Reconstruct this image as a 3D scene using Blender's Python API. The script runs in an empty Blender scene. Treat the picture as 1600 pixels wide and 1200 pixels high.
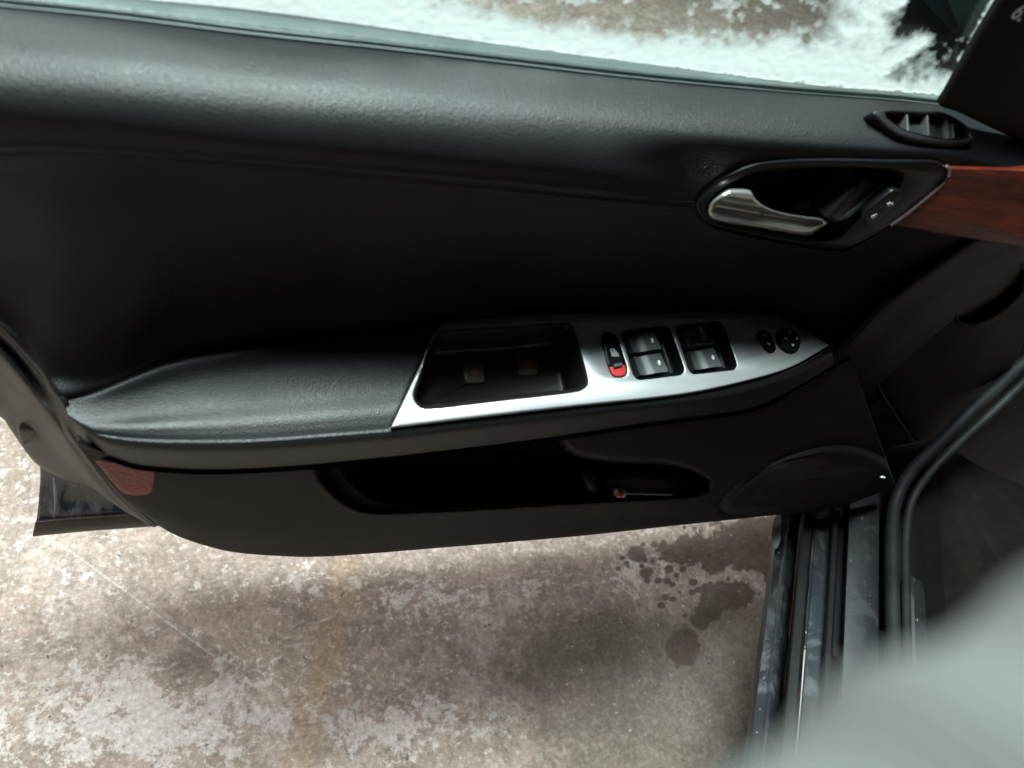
import bpy, bmesh, math, random
import numpy as np
from mathutils import Vector, Matrix
from mathutils.geometry import tessellate_polygon

random.seed(4); rng = np.random.default_rng(7)
scene = bpy.context.scene
COL = scene.collection

# ------------------------------------------------------------------ camera
F = 1200.0; CX, CY = 800.0, 600.0            # focal length and centre in photograph pixels
H = 1.12; D = 0.42                            # camera height, distance to the door plane
def nrm(v): v = np.array(v, float); return v/np.linalg.norm(v)
v1 = nrm((585, -1160, 1200)); v2 = nrm((3356, -70, 1200))
dn = nrm(np.cross(v1, v2)); aw = -nrm(np.cross(dn, v2))
R = np.stack([v2, aw, -dn])                   # camera axes (right, down, forward) -> world (X along door, Y out through door, Z up)
CAM = np.array([0.0, -D, H])
SILL = R @ v1; SILL[2] = 0; SILL = nrm(SILL)  # direction of the door sill
cd = bpy.data.cameras.new("camera"); cam = bpy.data.objects.new("camera", cd); COL.objects.link(cam)
cd.sensor_width = 36; cd.lens = 27.0; cd.clip_start = 0.005; cd.clip_end = 100
r_, d_, f_ = R[:, 0], R[:, 1], R[:, 2]
cam.matrix_world = Matrix(((r_[0], -d_[0], -f_[0], CAM[0]), (r_[1], -d_[1], -f_[1], CAM[1]), (r_[2], -d_[2], -f_[2], CAM[2]), (0, 0, 0, 1)))
cd.dof.use_dof = True; cd.dof.focus_distance = 0.80; cd.dof.aperture_fstop = 27.0/4.3
scene.camera = cam
# ------------------------------------------------------------------ light
world = bpy.data.worlds.new("World"); scene.world = world; world.use_nodes = True
bg = world.node_tree.nodes["Background"]; bg.inputs[0].default_value = (0.80, 0.86, 0.90, 1); bg.inputs[1].default_value = 0.016
def area(name, loc, target, size, size_y, power, color):
    l = bpy.data.lights.new(name, 'AREA'); l.shape = 'RECTANGLE'; l.size = size; l.size_y = size_y
    l.energy = power; l.color = color
    o = bpy.data.objects.new(name, l); COL.objects.link(o); o.location = loc
    o.rotation_euler = (Vector(target)-Vector(loc)).to_track_quat('-Z', 'Y').to_euler()
    return o
area("ceiling_lamp_over_door", (0.0, 0.17, 2.9), (0.05, 0.0, 0.9), 1.3, 0.48, 255, (0.82, 0.98, 0.97))
area("ceiling_lamp_left", (-2.2, 0.95, 2.3), (-0.5, 0.0, 0.0), 1.7, 1.2, 54, (1.0, 0.91, 0.85))
area("added_frost_light", (0.2, 2.9, 2.3), (0.3, 0.0, 0.8), 2.2, 1.2, 130, (0.90, 0.98, 1.0))  # unseen light added beyond the door to brighten the window frost
vs = scene.view_settings; vs.view_transform = 'Standard'; vs.look = 'None'; vs.exposure = 0.0; vs.gamma = 1

# ------------------------------------------------------------------ projection helpers
def ray(px, py):
    c = np.stack([np.asarray(px, float)-CX, np.asarray(py, float)-CY, np.full(np.shape(px), F)], -1)
    return c @ R.T
def P(px, py, p=0.0):                          # on the vertical plane p metres proud of the door plane
    d = ray(px, py); t = (D-np.asarray(p, float))/d[..., 1]
    return CAM + d*t[..., None]
def G(px, py, z=0.0):                          # on a horizontal plane
    d = ray(px, py); t = (z-H)/d[..., 2]
    return CAM + d*t[..., None]
class Plane:
    def __init__(s, o, n, ux=(1, 0, 0)):
        s.o = np.array(o, float); s.n = nrm(n); ux = np.array(ux, float); s.ux = nrm(ux-s.n*(ux@s.n)); s.uy = np.cross(s.n, s.ux)
    def px(s, pts, h=0.0):
        pts = np.array(pts, float); d = ray(pts[:, 0], pts[:, 1]); o = s.o+s.n*h
        t = ((o-CAM)@s.n)/(d@s.n); w = CAM+d*t[:, None]-o
        return np.stack([w@s.ux, w@s.uy], -1)
    def w(s, ab, h=0.0):
        ab = np.asarray(ab, float)
        return s.o + ab[..., :1]*s.ux + ab[..., 1:2]*s.uy + np.asarray(h, float)[..., None]*s.n
ARM = Plane((0, -0.03, H-0.417), (0, -0.3714, 0.9285))       # top of the armrest, tipped towards the cabin
def vplane(p, tx=0.0, tz=0.0, c=None): return Plane((0, -p, 0.8) if c is None else P(np.array(float(c[0])), np.array(float(c[1])), p), (tx, -1, tz))
def arm_p(px, py):
    q = CAM + 0; d = ray(px, py); t = ((ARM.o-CAM)@ARM.n)/(d@ARM.n); w = CAM+d*np.asarray(t)[..., None]
    return -w[..., 1]

# ------------------------------------------------------------------ curves and noise
def cr(pts, n, closed=False):
    """Catmull-Rom through pts, resampled evenly to n points (any dimension)"""
    pts = np.array(pts, float); m = len(pts)
    if m == 2 and not closed:
        t = np.linspace(0, 1, n)[:, None]; return pts[0]*(1-t)+pts[1]*t
    if closed: q = np.vstack([pts[-1], pts, pts[0], pts[1]]); segs = m
    else: q = np.vstack([2*pts[0]-pts[1], pts, 2*pts[-1]-pts[-2]]); segs = m-1
    out = []
    t = np.linspace(0, 1, 16, endpoint=False)[:, None]
    for i in range(segs):
        a, b, c, d = q[i], q[i+1], q[i+2], q[i+3]
        out.append(0.5*((2*b)+(-a+c)*t+(2*a-5*b+4*c-d)*t**2+(-a+3*b-3*c+d)*t**3))
    out = np.vstack(out + [pts[:1] if closed else pts[-1:]])
    s = np.r_[0, np.cumsum(np.linalg.norm(np.diff(out[:, :2], axis=0), axis=1))]
    ts = np.linspace(0, s[-1], n+1)[:-1] if closed else np.linspace(0, s[-1], n)
    return np.stack([np.interp(ts, s, out[:, k]) for k in range(out.shape[1])], -1)
def rounded(pts, r, k=5):
    """polygon with corners rounded by radius-like distance r"""
    pts = np.array(pts, float); out = []; n = len(pts)
    for i in range(n):
        a, b, c = pts[i-1], pts[i], pts[(i+1) % n]
        rr = min(r, 0.45*np.linalg.norm(a-b), 0.45*np.linalg.norm(c-b))
        p0 = b+(a-b)/np.linalg.norm(a-b)*rr; p1 = b+(c-b)/np.linalg.norm(c-b)*rr
        for t in np.linspace(0, 1, k): out.append((1-t)**2*p0+2*t*(1-t)*b+t*t*p1)
    return np.array(out)
def ccw(l):
    l = np.array(l, float); x, y = l[:, 0], l[:, 1]
    return l if (x*np.roll(y, -1)-np.roll(x, -1)*y).sum() > 0 else l[::-1]
def inset(l, d):
    """inset a ccw loop by d"""
    a = l-np.roll(l, 1, 0); b = np.roll(l, -1, 0)-l
    na = np.stack([-a[:, 1], a[:, 0]], -1); na /= np.linalg.norm(na, axis=1)[:, None]+1e-12
    nb = np.stack([-b[:, 1], b[:, 0]], -1); nb /= np.linalg.norm(nb, axis=1)[:, None]+1e-12
    m = na+nb; m /= np.linalg.norm(m, axis=1)[:, None]+1e-12
    return l+m*d
_tab = rng.random((256, 256))
def vnoise(x, y):
    xi = np.floor(x).astype(int); yi = np.floor(y).astype(int); fx = x-xi; fy = y-yi
    fx = fx*fx*(3-2*fx); fy = fy*fy*(3-2*fy)
    g = lambda i, j: _tab[(xi+i) % 256, (yi+j) % 256]
    return (g(0, 0)*(1-fx)+g(1, 0)*fx)*(1-fy)+(g(0, 1)*(1-fx)+g(1, 1)*fx)*fy
def fbm(x, y, o=4):
    s = 0; a = 0.5; t = 0
    for k in range(o): s = s+a*vnoise(x*2**k+17*k, y*2**k+9*k); t += a; a *= 0.55
    return s/t
def ss(a, b, x): t = np.clip((x-a)/(b-a), 0, 1); return t*t*(3-2*t)
def sdf(poly, x, y):
    """signed distance to polygon in pixels, negative inside"""
    poly = np.array(poly, float); d = np.full(np.shape(x), 1e9); ins = np.zeros(np.shape(x), bool)
    for i in range(len(poly)):
        a = poly[i]; b = poly[(i+1) % len(poly)]; e = b-a
        t = np.clip(((x-a[0])*e[0]+(y-a[1])*e[1])/(e@e+1e-12), 0, 1)
        d = np.minimum(d, np.hypot(x-a[0]-t*e[0], y-a[1]-t*e[1]))
        c = ((a[1] > y) != (b[1] > y)) & (x < (b[0]-a[0])*(y-a[1])/(b[1]-a[1]+1e-12)+a[0]); ins ^= c
    return np.where(ins, -d, d)
def segd(a, b, x, y):
    a = np.array(a, float); e = np.array(b, float)-a
    t = np.clip(((x-a[0])*e[0]+(y-a[1])*e[1])/(e@e), 0, 1)
    return np.hypot(x-a[0]-t*e[0], y-a[1]-t*e[1])

# ------------------------------------------------------------------ object helpers
ORG = {}
def thing(name, loc, label, cat, group=None):
    o = bpy.data.objects.new(name, None); COL.objects.link(o); o.location = loc; o.empty_display_size = 0.05
    o['label'] = label; o['category'] = cat
    if group: o['group'] = group
    ORG[o] = np.array(loc, float); return o
def obj(name, V, Fc, mat, parent=None, sharp=40, smooth=True, label=None, solid=0, loc=None):
    V = np.asarray(V, float)
    base = ORG.get(parent, np.zeros(3)) if parent is not None else (np.array(loc, float) if loc is not None else np.zeros(3))
    me = bpy.data.meshes.new(name); me.from_pydata((V-base).tolist(), [], [list(map(int, f)) for f in Fc]); me.validate()
    bm = bmesh.new(); bm.from_mesh(me)
    if sharp:
        for e in bm.edges:
            if len(e.link_faces) == 2 and e.calc_face_angle(0) > math.radians(sharp): e.smooth = False
    for f in bm.faces: f.smooth = smooth
    bm.to_mesh(me); bm.free()
    me.materials.append(mat)
    o = bpy.data.objects.new(name, me); COL.objects.link(o)
    if parent is not None:
        o.parent = parent; ORG[o] = base
    else:
        ORG[o] = base
        if loc is not None: o.location = loc
    if label: o['label'] = label
    if solid:
        m = o.modifiers.new('thickness', 'SOLIDIFY'); m.thickness = solid; m.offset = -1
    return o
def orient(V, Fc):
    """make faces look at the camera side on the whole"""
    s = 0
    for f in Fc[::max(1, len(Fc)//60)]:
        a, b, c = V[f[0]], V[f[1]], V[f[2]]; s += np.sign(np.cross(b-a, c-a)@(CAM-a))
    return Fc if s >= 0 else [tuple(reversed(f)) for f in Fc]
def grid_faces(nr, nc, wrap=False):
    F_ = []
    for i in range(nr-1):
        for j in range(nc if wrap else nc-1):
            k = (j+1) % nc; F_.append((i*nc+j, i*nc+k, (i+1)*nc+k, (i+1)*nc+j))
    return F_
def loft_px(rows, nu=140, sub=8, fn=None, extra=None):
    """rows: list of (pts[(px,py) or (px,py,p)], p or None). Splined along and across."""
    A = []
    for pts, p in rows:
        pts = np.array(pts, float)
        if pts.shape[1] == 2: pts = np.c_[pts, np.full(len(pts), p)]
        A.append(cr(pts, nu))
    A = np.array(A)                                   # rows, nu, 3
    if sub > 1:
        out = []
        q = np.concatenate([2*A[:1]-A[1:2], A, 2*A[-1:]-A[-2:-1]])
        for i in range(len(A)-1):
            a, b, c, d = q[i], q[i+1], q[i+2], q[i+3]
            for t in np.linspace(0, 1, sub, endpoint=False):
                out.append(0.5*((2*b)+(-a+c)*t+(2*a-5*b+4*c-d)*t**2+(-a+3*b-3*c+d)*t**3))
        out.append(A[-1]); A = np.array(out)
    if fn is not None: A[..., 2] = fn(A[..., 0], A[..., 1], A[..., 2])
    V = P(A[..., 0], A[..., 1], A[..., 2]).reshape(-1, 3)
    Fc = orient(V, grid_faces(A.shape[0], A.shape[1]))
    return V, Fc
def loft_obj(name, rows, mat, parent, nu=140, sub=8, fn=None, sharp=0, solid=0.003, label=None):
    V, Fc = loft_px(rows, nu, sub, fn)
    return obj(name, V, Fc, mat, parent, sharp=sharp, solid=solid, label=label)
def plate(name, pl, outer, holes, h, th, bev, mat, parent, label=None, conv=True):
    """flat plate with holes, top at height h over plane pl, bevelled lips; outer/holes in pixels (conv) or plane coords"""
    c = (lambda l: pl.px(l, h)) if conv else (lambda l: np.array(l))
    loops = [ccw(c(outer))]+[ccw(c(k))[::-1] for k in holes]
    V = []; Fc = []; tops = []
    for li, l in enumerate(loops):
        rings = [(0, h-th), (0, h-bev), (bev*0.3, h-bev*0.3), (bev, h)]
        idx = []
        for d, hh in rings:
            ll = inset(l, d); idx.append(range(len(V), len(V)+len(ll))); V.extend(pl.w(ll, np.full(len(ll), hh)))
        for a, b in zip(idx[:-1], idx[1:]):
            n = len(a)
            for j in range(n): Fc.append((a[j], a[(j+1) % n], b[(j+1) % n], b[j]))
        tops.append((list(idx[-1]), inset(l, bev)))
    flat = [i for t in tops for i in t[0]]
    tri = tessellate_polygon([[Vector((x, y, 0)) for x, y in t[1]] for t in tops])
    for t in tri:
        t = [flat[k] for k in t]; a, b, c_ = (V[k] for k in t)
        if np.cross(b-a, c_-a)@pl.n < 0: t = t[::-1]
        Fc.append(tuple(t))
    return obj(name, V, Fc, mat, parent, sharp=50, label=label)
def prism(name, pl, outer, h0, h1, bev, mat, parent, label=None, conv=True, dome=0.0, ref=None):
    """raised button or block with rounded top"""
    l = ccw(pl.px(outer, h1 if ref is None else ref) if conv else outer)
    V = []; Fc = []; idx = []
    st = [(0, h0), (0, h1-bev), (bev*0.12, h1-bev*0.5), (bev*0.45, h1-bev*0.15), (bev, h1)]
    for d, hh in st:
        ll = inset(l, d); idx.append(list(range(len(V), len(V)+len(ll)))); V.extend(pl.w(ll, np.full(len(ll), hh)))
    top = inset(l, bev); cen = top.mean(0)
    for k in (0.66, 0.33):
        ll = cen+(top-cen)*k; idx.append(list(range(len(V), len(V)+len(ll)))); V.extend(pl.w(ll, np.full(len(ll), h1+dome*(1-k*k))))
    for a, b in zip(idx[:-1], idx[1:]):
        n = len(a)
        for j in range(n): Fc.append((a[j], a[(j+1) % n], b[(j+1) % n], b[j]))
    V.append(pl.w(cen[None], np.array([h1+dome]))[0]); c = len(V)-1; n = len(idx[-1])
    for j in range(n): Fc.append((idx[-1][j], idx[-1][(j+1) % n], c))
    return obj(name, V, Fc, mat, parent, sharp=45, label=label)
def tub(name, pl, outer, depth, draft, mat, parent, h=0.0, conv=True, bev=0.002, label=None):
    """open-topped recess going down from plane pl"""
    l = ccw(pl.px(outer, h) if conv else outer)
    st = [(-bev*0.2, h+0.0003), (bev*0.4, h-bev*0.3), (bev, h-bev), (bev+draft, h-depth+0.004), (bev+draft+0.002, h-depth+0.001), (bev+draft+0.005, h-depth)]
    V = []; Fc = []; idx = []
    for d, hh in st:
        ll = inset(l, d); idx.append(list(range(len(V), len(V)+len(ll)))); V.extend(pl.w(ll, np.full(len(ll), hh)))
    for a, b in zip(idx[:-1], idx[1:]):
        n = len(a)
        for j in range(n): Fc.append((a[j], a[(j+1) % n], b[(j+1) % n], b[j]))
    Fc.append(tuple(idx[-1]))
    return obj(name, V, Fc, mat, parent, sharp=50, label=label)
def tube(name, pts, r, mat, parent=None, n=40, k=8, closed=False, flat=1.0, loc=None):
    c = cr(pts, n, closed); V = []; Fc = []
    rr = np.interp(np.linspace(0, 1, n), np.linspace(0, 1, len(np.atleast_1d(r))), np.atleast_1d(r))
    up = np.array([0, 0, 1.0])
    for i in range(n):
        a = c[i-1 if i or closed else 0]; b = c[(i+1) % n if closed else min(i+1, n-1)]; t = nrm(b-a)
        u = nrm(np.cross(t, up)+1e-9); w = np.cross(u, t)
        for j in range(k):
            th = 2*math.pi*j/k; V.append(c[i]+rr[i]*(math.cos(th)*u+flat*math.sin(th)*w))
    Fc = grid_faces(n, k, True)
    if closed: Fc += [((n-1)*k+j, (n-1)*k+(j+1) % k, (j+1) % k, j) for j in range(k)]
    else: Fc += [tuple(range(k))[::-1], tuple((n-1)*k+j for j in range(k))]
    return obj(name, V, Fc, mat, parent, sharp=60, loc=loc)
def boxp(pl, a0, a1, b0, b1, h0, h1):
    V = [pl.w(np.array([a, b]), np.array(h)) for h in (h0, h1) for a, b in ((a0, b0), (a1, b0), (a1, b1), (a0, b1))]
    return V, [(3, 2, 1, 0), (4, 5, 6, 7), (0, 1, 5, 4), (1, 2, 6, 5), (2, 3, 7, 6), (3, 0, 4, 7)]

# ------------------------------------------------------------------ materials
class NT:
    def __init__(s, name):
        s.m = bpy.data.materials.new(name); s.m.use_nodes = True; s.t = s.m.node_tree; s.b = s.t.nodes["Principled BSDF"]
        s.tc = s.t.nodes.new("ShaderNodeTexCoord")
    def n(s, ty, **kw):
        nd = s.t.nodes.new(ty)
        for k, v in kw.items(): setattr(nd, k, v)
        return nd
    def l(s, a, b): s.t.links.new(a, b)
    def map(s, scale=(1, 1, 1), rot=(0, 0, 0)):
        mp = s.n("ShaderNodeMapping"); mp.inputs['Scale'].default_value = scale; mp.inputs['Rotation'].default_value = rot
        s.l(s.tc.outputs['Object'], mp.inputs[0]); return mp.outputs[0]
    def noise(s, scale, detail=4, rough=0.55, vec=None, dist=0):
        nd = s.n("ShaderNodeTexNoise"); nd.inputs['Scale'].default_value = scale; nd.inputs['Detail'].default_value = detail
        nd.inputs['Roughness'].default_value = rough; nd.inputs['Distortion'].default_value = dist
        s.l(vec or s.tc.outputs['Object'], nd.inputs['Vector']); return nd.outputs[0]
    def ramp(s, x, stops):
        r = s.n("ShaderNodeValToRGB"); e = r.color_ramp.elements
        while len(e) < len(stops): e.new(0.5)
        for k, (p, c) in enumerate(stops):
            e[k].position = p; e[k].color = (c, c, c, 1) if isinstance(c, (int, float)) else (*c, 1)
        s.l(x, r.inputs[0]); return r.outputs[0]
    def mix(s, f, a, b, mode='MIX'):
        m = s.n("ShaderNodeMix", data_type='RGBA', blend_type=mode)
        for i, v in ((0, f), (6, a), (7, b)):
            if hasattr(v, 'is_output'): s.l(v, m.inputs[i])
            else: m.inputs[i].default_value = v if i == 0 else (*v, 1)
        return m.outputs[2]
    def math(s, op, a, b=0.0):
        m = s.n("ShaderNodeMath", operation=op)
        for i, v in ((0, a), (1, b)):
            if hasattr(v, 'is_output'): s.l(v, m.inputs[i])
            else: m.inputs[i].default_value = v
        return m.outputs[0]
    def bump(s, x, strength, dist=0.001, prev=None):
        b = s.n("ShaderNodeBump"); b.inputs['Strength'].default_value = strength; b.inputs['Distance'].default_value = dist
        s.l(x, b.inputs['Height'])
        if prev: s.l(prev, b.inputs['Normal'])
        return b.outputs[0]
    def set(s, k, v):
        if hasattr(v, 'is_output'): s.l(v, s.b.inputs[k])
        else: s.b.inputs[k].default_value = (*v, 1) if isinstance(v, tuple) and len(v) == 3 else v
def plastic(name, col, rough=0.45, grain=900, gs=0.25, dust=0.0, dustcol=(0.16, 0.14, 0.12), scratch=0.0, spec=0.5, attr=None):
    t = NT(name); c = t.mix(t.noise(9, 4), tuple(x*0.8 for x in col), tuple(x*1.2 for x in col))
    if dust:
        d = t.ramp(t.noise(14, 8, 0.65, dist=0.4), [(0.45, 0.0), (0.72, 1.0)])
        c = t.mix(t.math('MULTIPLY', d, dust), c, dustcol)
    if scratch:
        sc = t.ramp(t.noise(26, 5, 0.7, vec=t.map((1.0, 1.0, 7.0), (0, 0.5, 0))), [(0.60, 0.0), (0.72, 1.0)])
        c = t.mix(t.math('MULTIPLY', sc, scratch), c, dustcol)
    if attr:
        a_ = t.n("ShaderNodeAttribute", attribute_name=attr).outputs['Fac']
        st_ = t.ramp(t.noise(20, 8, 0.75, vec=t.map((1.0, 1.0, 3.5), (0, 0.45, 0)), dist=0.8), [(0.38, 0.0), (0.66, 1.0)])
        c = t.mix(t.math('MULTIPLY', a_, st_), c, (0.10, 0.085, 0.068))
    t.set('Base Color', c)
    rg = t.n("ShaderNodeMapRange"); t.l(t.noise(30, 5), rg.inputs[0]); rg.inputs[3].default_value = rough-0.06; rg.inputs[4].default_value = rough+0.08
    t.set('Roughness', rg.outputs[0]); t.set('Specular IOR Level', spec)
    v = t.n("ShaderNodeTexVoronoi"); v.inputs['Scale'].default_value = grain; t.l(t.tc.outputs['Object'], v.inputs['Vector'])
    b = t.bump(v.outputs['Distance'], gs, 0.0006); b = t.bump(t.noise(5, 3), 0.15, 0.004, b)
    t.set('Normal', b); return t.m
M = {}
M['trim'] = plastic('grained_black_trim', (0.0034, 0.0031, 0.0033), 0.50, 950, 0.34, spec=0.28, scratch=0.04, dustcol=(0.08, 0.08, 0.08))
M['upper'] = plastic('grained_black_roll', (0.008, 0.008, 0.0088), 0.42, 1000, 0.40, spec=0.26)
M['pad'] = plastic('soft_armrest_vinyl', (0.0065, 0.0067, 0.0070), 0.42, 1100, 0.30, spec=0.4)
M['lower'] = plastic('lower_trim_plastic', (0.0150, 0.0120, 0.0105), 0.62, 1100, 0.3, dust=0.08, dustcol=(0.05, 0.042, 0.035), spec=0.26, scratch=0.03, attr='dirt')
M['lowerdust'] = plastic('dusty_lower_plastic', (0.006, 0.0058, 0.0056), 0.6, 800, 0.3, dust=0.5, dustcol=(0.024, 0.021, 0.018), scratch=0.3, spec=0.2)
M['gloss'] = plastic('smooth_black_plastic', (0.006, 0.006, 0.007), 0.30, 1500, 0.05, spec=0.35)
M['dark'] = plastic('matt_black_plastic', (0.003, 0.003, 0.003), 0.6, 900, 0.2, spec=0.25)
M['cup'] = plastic('cup_plastic', (0.012, 0.0105, 0.0095), 0.34, 900, 0.1)
M['button'] = plastic('button_plastic', (0.05, 0.056, 0.060), 0.52, 2500, 0.05, spec=0.9)
M['buttonshade'] = plastic('button_dark_plastic', (0.02, 0.021, 0.022), 0.42, 2500, 0.05)
M['rubber'] = plastic('door_rubber', (0.007, 0.007, 0.0075), 0.6, 400, 0.2, dust=0.4, dustcol=(0.03, 0.029, 0.028), spec=0.16)
M['beltseal'] = plastic('belt_seal_rubber', (0.08, 0.095, 0.095), 0.45, 400, 0.25, dust=0.5, dustcol=(0.17, 0.20, 0.20))
M['shell'] = plastic('door_edge_paint', (0.022, 0.018, 0.015), 0.5, 300, 0.1, dust=0.4, dustcol=(0.045, 0.036, 0.030))
M['carpet'] = plastic('dark_carpet', (0.005, 0.0042, 0.0034), 0.95, 500, 0.9, dust=0.5, dustcol=(0.018, 0.013, 0.009), spec=0.1)
M['rust'] = plastic('rusty_steel', (0.10, 0.055, 0.035), 0.6, 200, 0.5, dust=0.6, dustcol=(0.22, 0.09, 0.05))
M['boss'] = plastic('brown_boss_plastic', (0.095, 0.068, 0.05), 0.45, 900, 0.1)
M['felt'] = plastic('felt_lining', (0.07, 0.06, 0.06), 0.95, 600, 0.8, dust=0.4, dustcol=(0.16, 0.14, 0.14), spec=0.1)
def simple(name, col, rough, metal=0.0, bumpn=None, spec=0.5):
    t = NT(name); t.set('Base Color', t.mix(t.noise(40, 4), tuple(x*0.86 for x in col), tuple(min(1, x*1.12) for x in col)))
    t.set('Roughness', rough); t.set('Metallic', metal); t.set('Specular IOR Level', spec)
    if bumpn: t.set('Normal', t.bump(t.noise(bumpn[0], 4), bumpn[1], 0.001))
    return t.m
M['silver'] = simple('satin_silver_paint', (0.46, 0.47, 0.475), 0.36, 0.55, (1400, 0.06))
M['chrome'] = simple('worn_chrome', (0.72, 0.72, 0.66), 0.20, 0.85, (60, 0.05))
M['red'] = simple('red_plastic', (0.55, 0.035, 0.03), 0.4)
M['white'] = simple('white_print', (0.85, 0.87, 0.88), 0.45)
M['icon'] = simple('grey_print', (0.40, 0.42, 0.44), 0.5)
M['pinktip'] = simple('pale_red_plastic', (0.62, 0.20, 0.17), 0.4)
M['edge'] = simple('pink_silver_edging', (0.50, 0.38, 0.38), 0.25, 0.7)
# red reflector
t = NT('red_reflector'); vo = t.n("ShaderNodeTexVoronoi"); vo.inputs['Scale'].default_value = 420; t.l(t.tc.outputs['Object'], vo.inputs['Vector'])
t.set('Base Color', t.mix(t.noise(60, 4), (0.42, 0.06, 0.06), (0.52, 0.10, 0.10))); t.set('Roughness', 0.38)
t.set('Normal', t.bump(vo.outputs['Distance'], 0.7, 0.001)); M['reflector'] = t.m
# burl wood print
t = NT('red_wood_print'); wv = t.noise(11, 7, 0.62, vec=t.map((0.8, 1, 4.5)), dist=1.4)
c = t.ramp(wv, [(0.25, (0.05, 0.010, 0.006)), (0.48, (0.15, 0.026, 0.014)), (0.62, (0.23, 0.038, 0.019)), (0.8, (0.20, 0.034, 0.018))])
t.set('Base Color', t.mix(t.ramp(t.noise(180, 4, vec=t.map((0.3, 1, 2))), [(0.45, 0.0), (0.7, 0.6)]), c, (0.028, 0.008, 0.006)))
t.set('Roughness', 0.32); M['wood'] = t.m
# painted bodywork, dirty
def paint(name, col, dirt, rough=0.3, streak=(1, 1, 1)):
    t = NT(name); d = t.ramp(t.noise(22, 8, 0.7, vec=t.map(streak), dist=0.6), [(0.50, 0.0), (0.70, 1.0)])
    sp = t.ramp(t.noise(150, 3), [(0.68, 0.0), (0.74, 0.8)])
    c = t.mix(t.math('MULTIPLY', d, 0.8), col, dirt); c = t.mix(sp, c, (0.30, 0.29, 0.28)); t.set('Base Color', c)
    t.set('Roughness', t.math('ADD', t.math('MULTIPLY', d, 0.35), rough)); t.set('Normal', t.bump(t.noise(35, 5), 0.25, 0.002)); return t.m
M['paint'] = paint('dirty_black_paint', (0.022, 0.025, 0.030), (0.24, 0.24, 0.25), 0.24, (2.2, 2.2, 0.8))
M['rocker'] = paint('dirty_rocker_paint', (0.016, 0.018, 0.021), (0.085, 0.085, 0.09), 0.36)
M['sillplate'] = paint('blue_grey_sill_plate', (0.010, 0.0105, 0.0125), (0.018, 0.018, 0.021), 0.50)
M['glassmetal'] = paint('scraped_edge', (0.30, 0.26, 0.24), (0.12, 0.10, 0.09), 0.4)
# cloth
t = NT('pale_green_grey_cloth'); w1 = t.n("ShaderNodeTexWave"); w1.inputs['Scale'].default_value = 350; t.l(t.tc.outputs['Object'], w1.inputs['Vector'])
t.set('Base Color', t.mix(t.noise(25, 4), (0.050, 0.054, 0.048), (0.070, 0.075, 0.068))); t.set('Roughness', 0.9)
t.set('Normal', t.bump(w1.outputs[0], 0.3, 0.001)); M['cloth'] = t.m
# glass
t = NT('window_glass'); t.t.nodes.remove(t.b); out = t.t.nodes['Material Output']
gl = t.n("ShaderNodeBsdfGlossy"); gl.inputs[1].default_value = 0.03; tr = t.n("ShaderNodeBsdfTransparent"); tr.inputs[0].default_value = (0.90, 0.955, 0.935, 1)
fr = t.n("ShaderNodeFresnel"); fr.inputs[0].default_value = 1.45; mx = t.n("ShaderNodeMixShader")
ge = t.n("ShaderNodeNewGeometry"); io_ = t.math('ADD', 1.45, t.math('MULTIPLY', ge.outputs['Backfacing'], -0.76)); t.l(io_, fr.inputs[0])
t.l(fr.outputs[0], mx.inputs[0]); t.l(tr.outputs[0], mx.inputs[1]); t.l(gl.outputs[0], mx.inputs[2]); t.l(mx.outputs[0], out.inputs[0]); M['glass'] = t.m
# frost (coverage carried by an attribute: its own shape)
t = NT('window_frost'); t.t.nodes.remove(t.b); out = t.t.nodes['Material Output']
at = t.n("ShaderNodeAttribute", attribute_name='cover'); df = t.n("ShaderNodeBsdfDiffuse"); df.inputs[0].default_value = (0.93, 0.96, 0.95, 1)
tl = t.n("ShaderNodeBsdfTranslucent"); tl.inputs[0].default_value = (0.96, 0.97, 0.965, 1); m1 = t.n("ShaderNodeMixShader"); m1.inputs[0].default_value = 0.55
t.l(df.outputs[0], m1.inputs[1]); t.l(tl.outputs[0], m1.inputs[2]); tr = t.n("ShaderNodeBsdfTransparent"); m2 = t.n("ShaderNodeMixShader")
nz = t.noise(160, 6, 0.7); k = t.math('ADD', at.outputs['Fac'], t.math('MULTIPLY', t.math('SUBTRACT', nz, 0.5), 0.6))
k = t.ramp(k, [(0.10, 0.0), (0.80, 1.0)])
t.l(k, m2.inputs[0]); t.l(tr.outputs[0], m2.inputs[1]); t.l(m1.outputs[0], m2.inputs[2]); t.l(m2.outputs[0], out.inputs[0])
bn = t.bump(t.noise(220, 5), 0.2, 0.001); t.l(bn, df.inputs['Normal']); t.l(bn, tl.inputs['Normal']); M['frost'] = t.m

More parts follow.
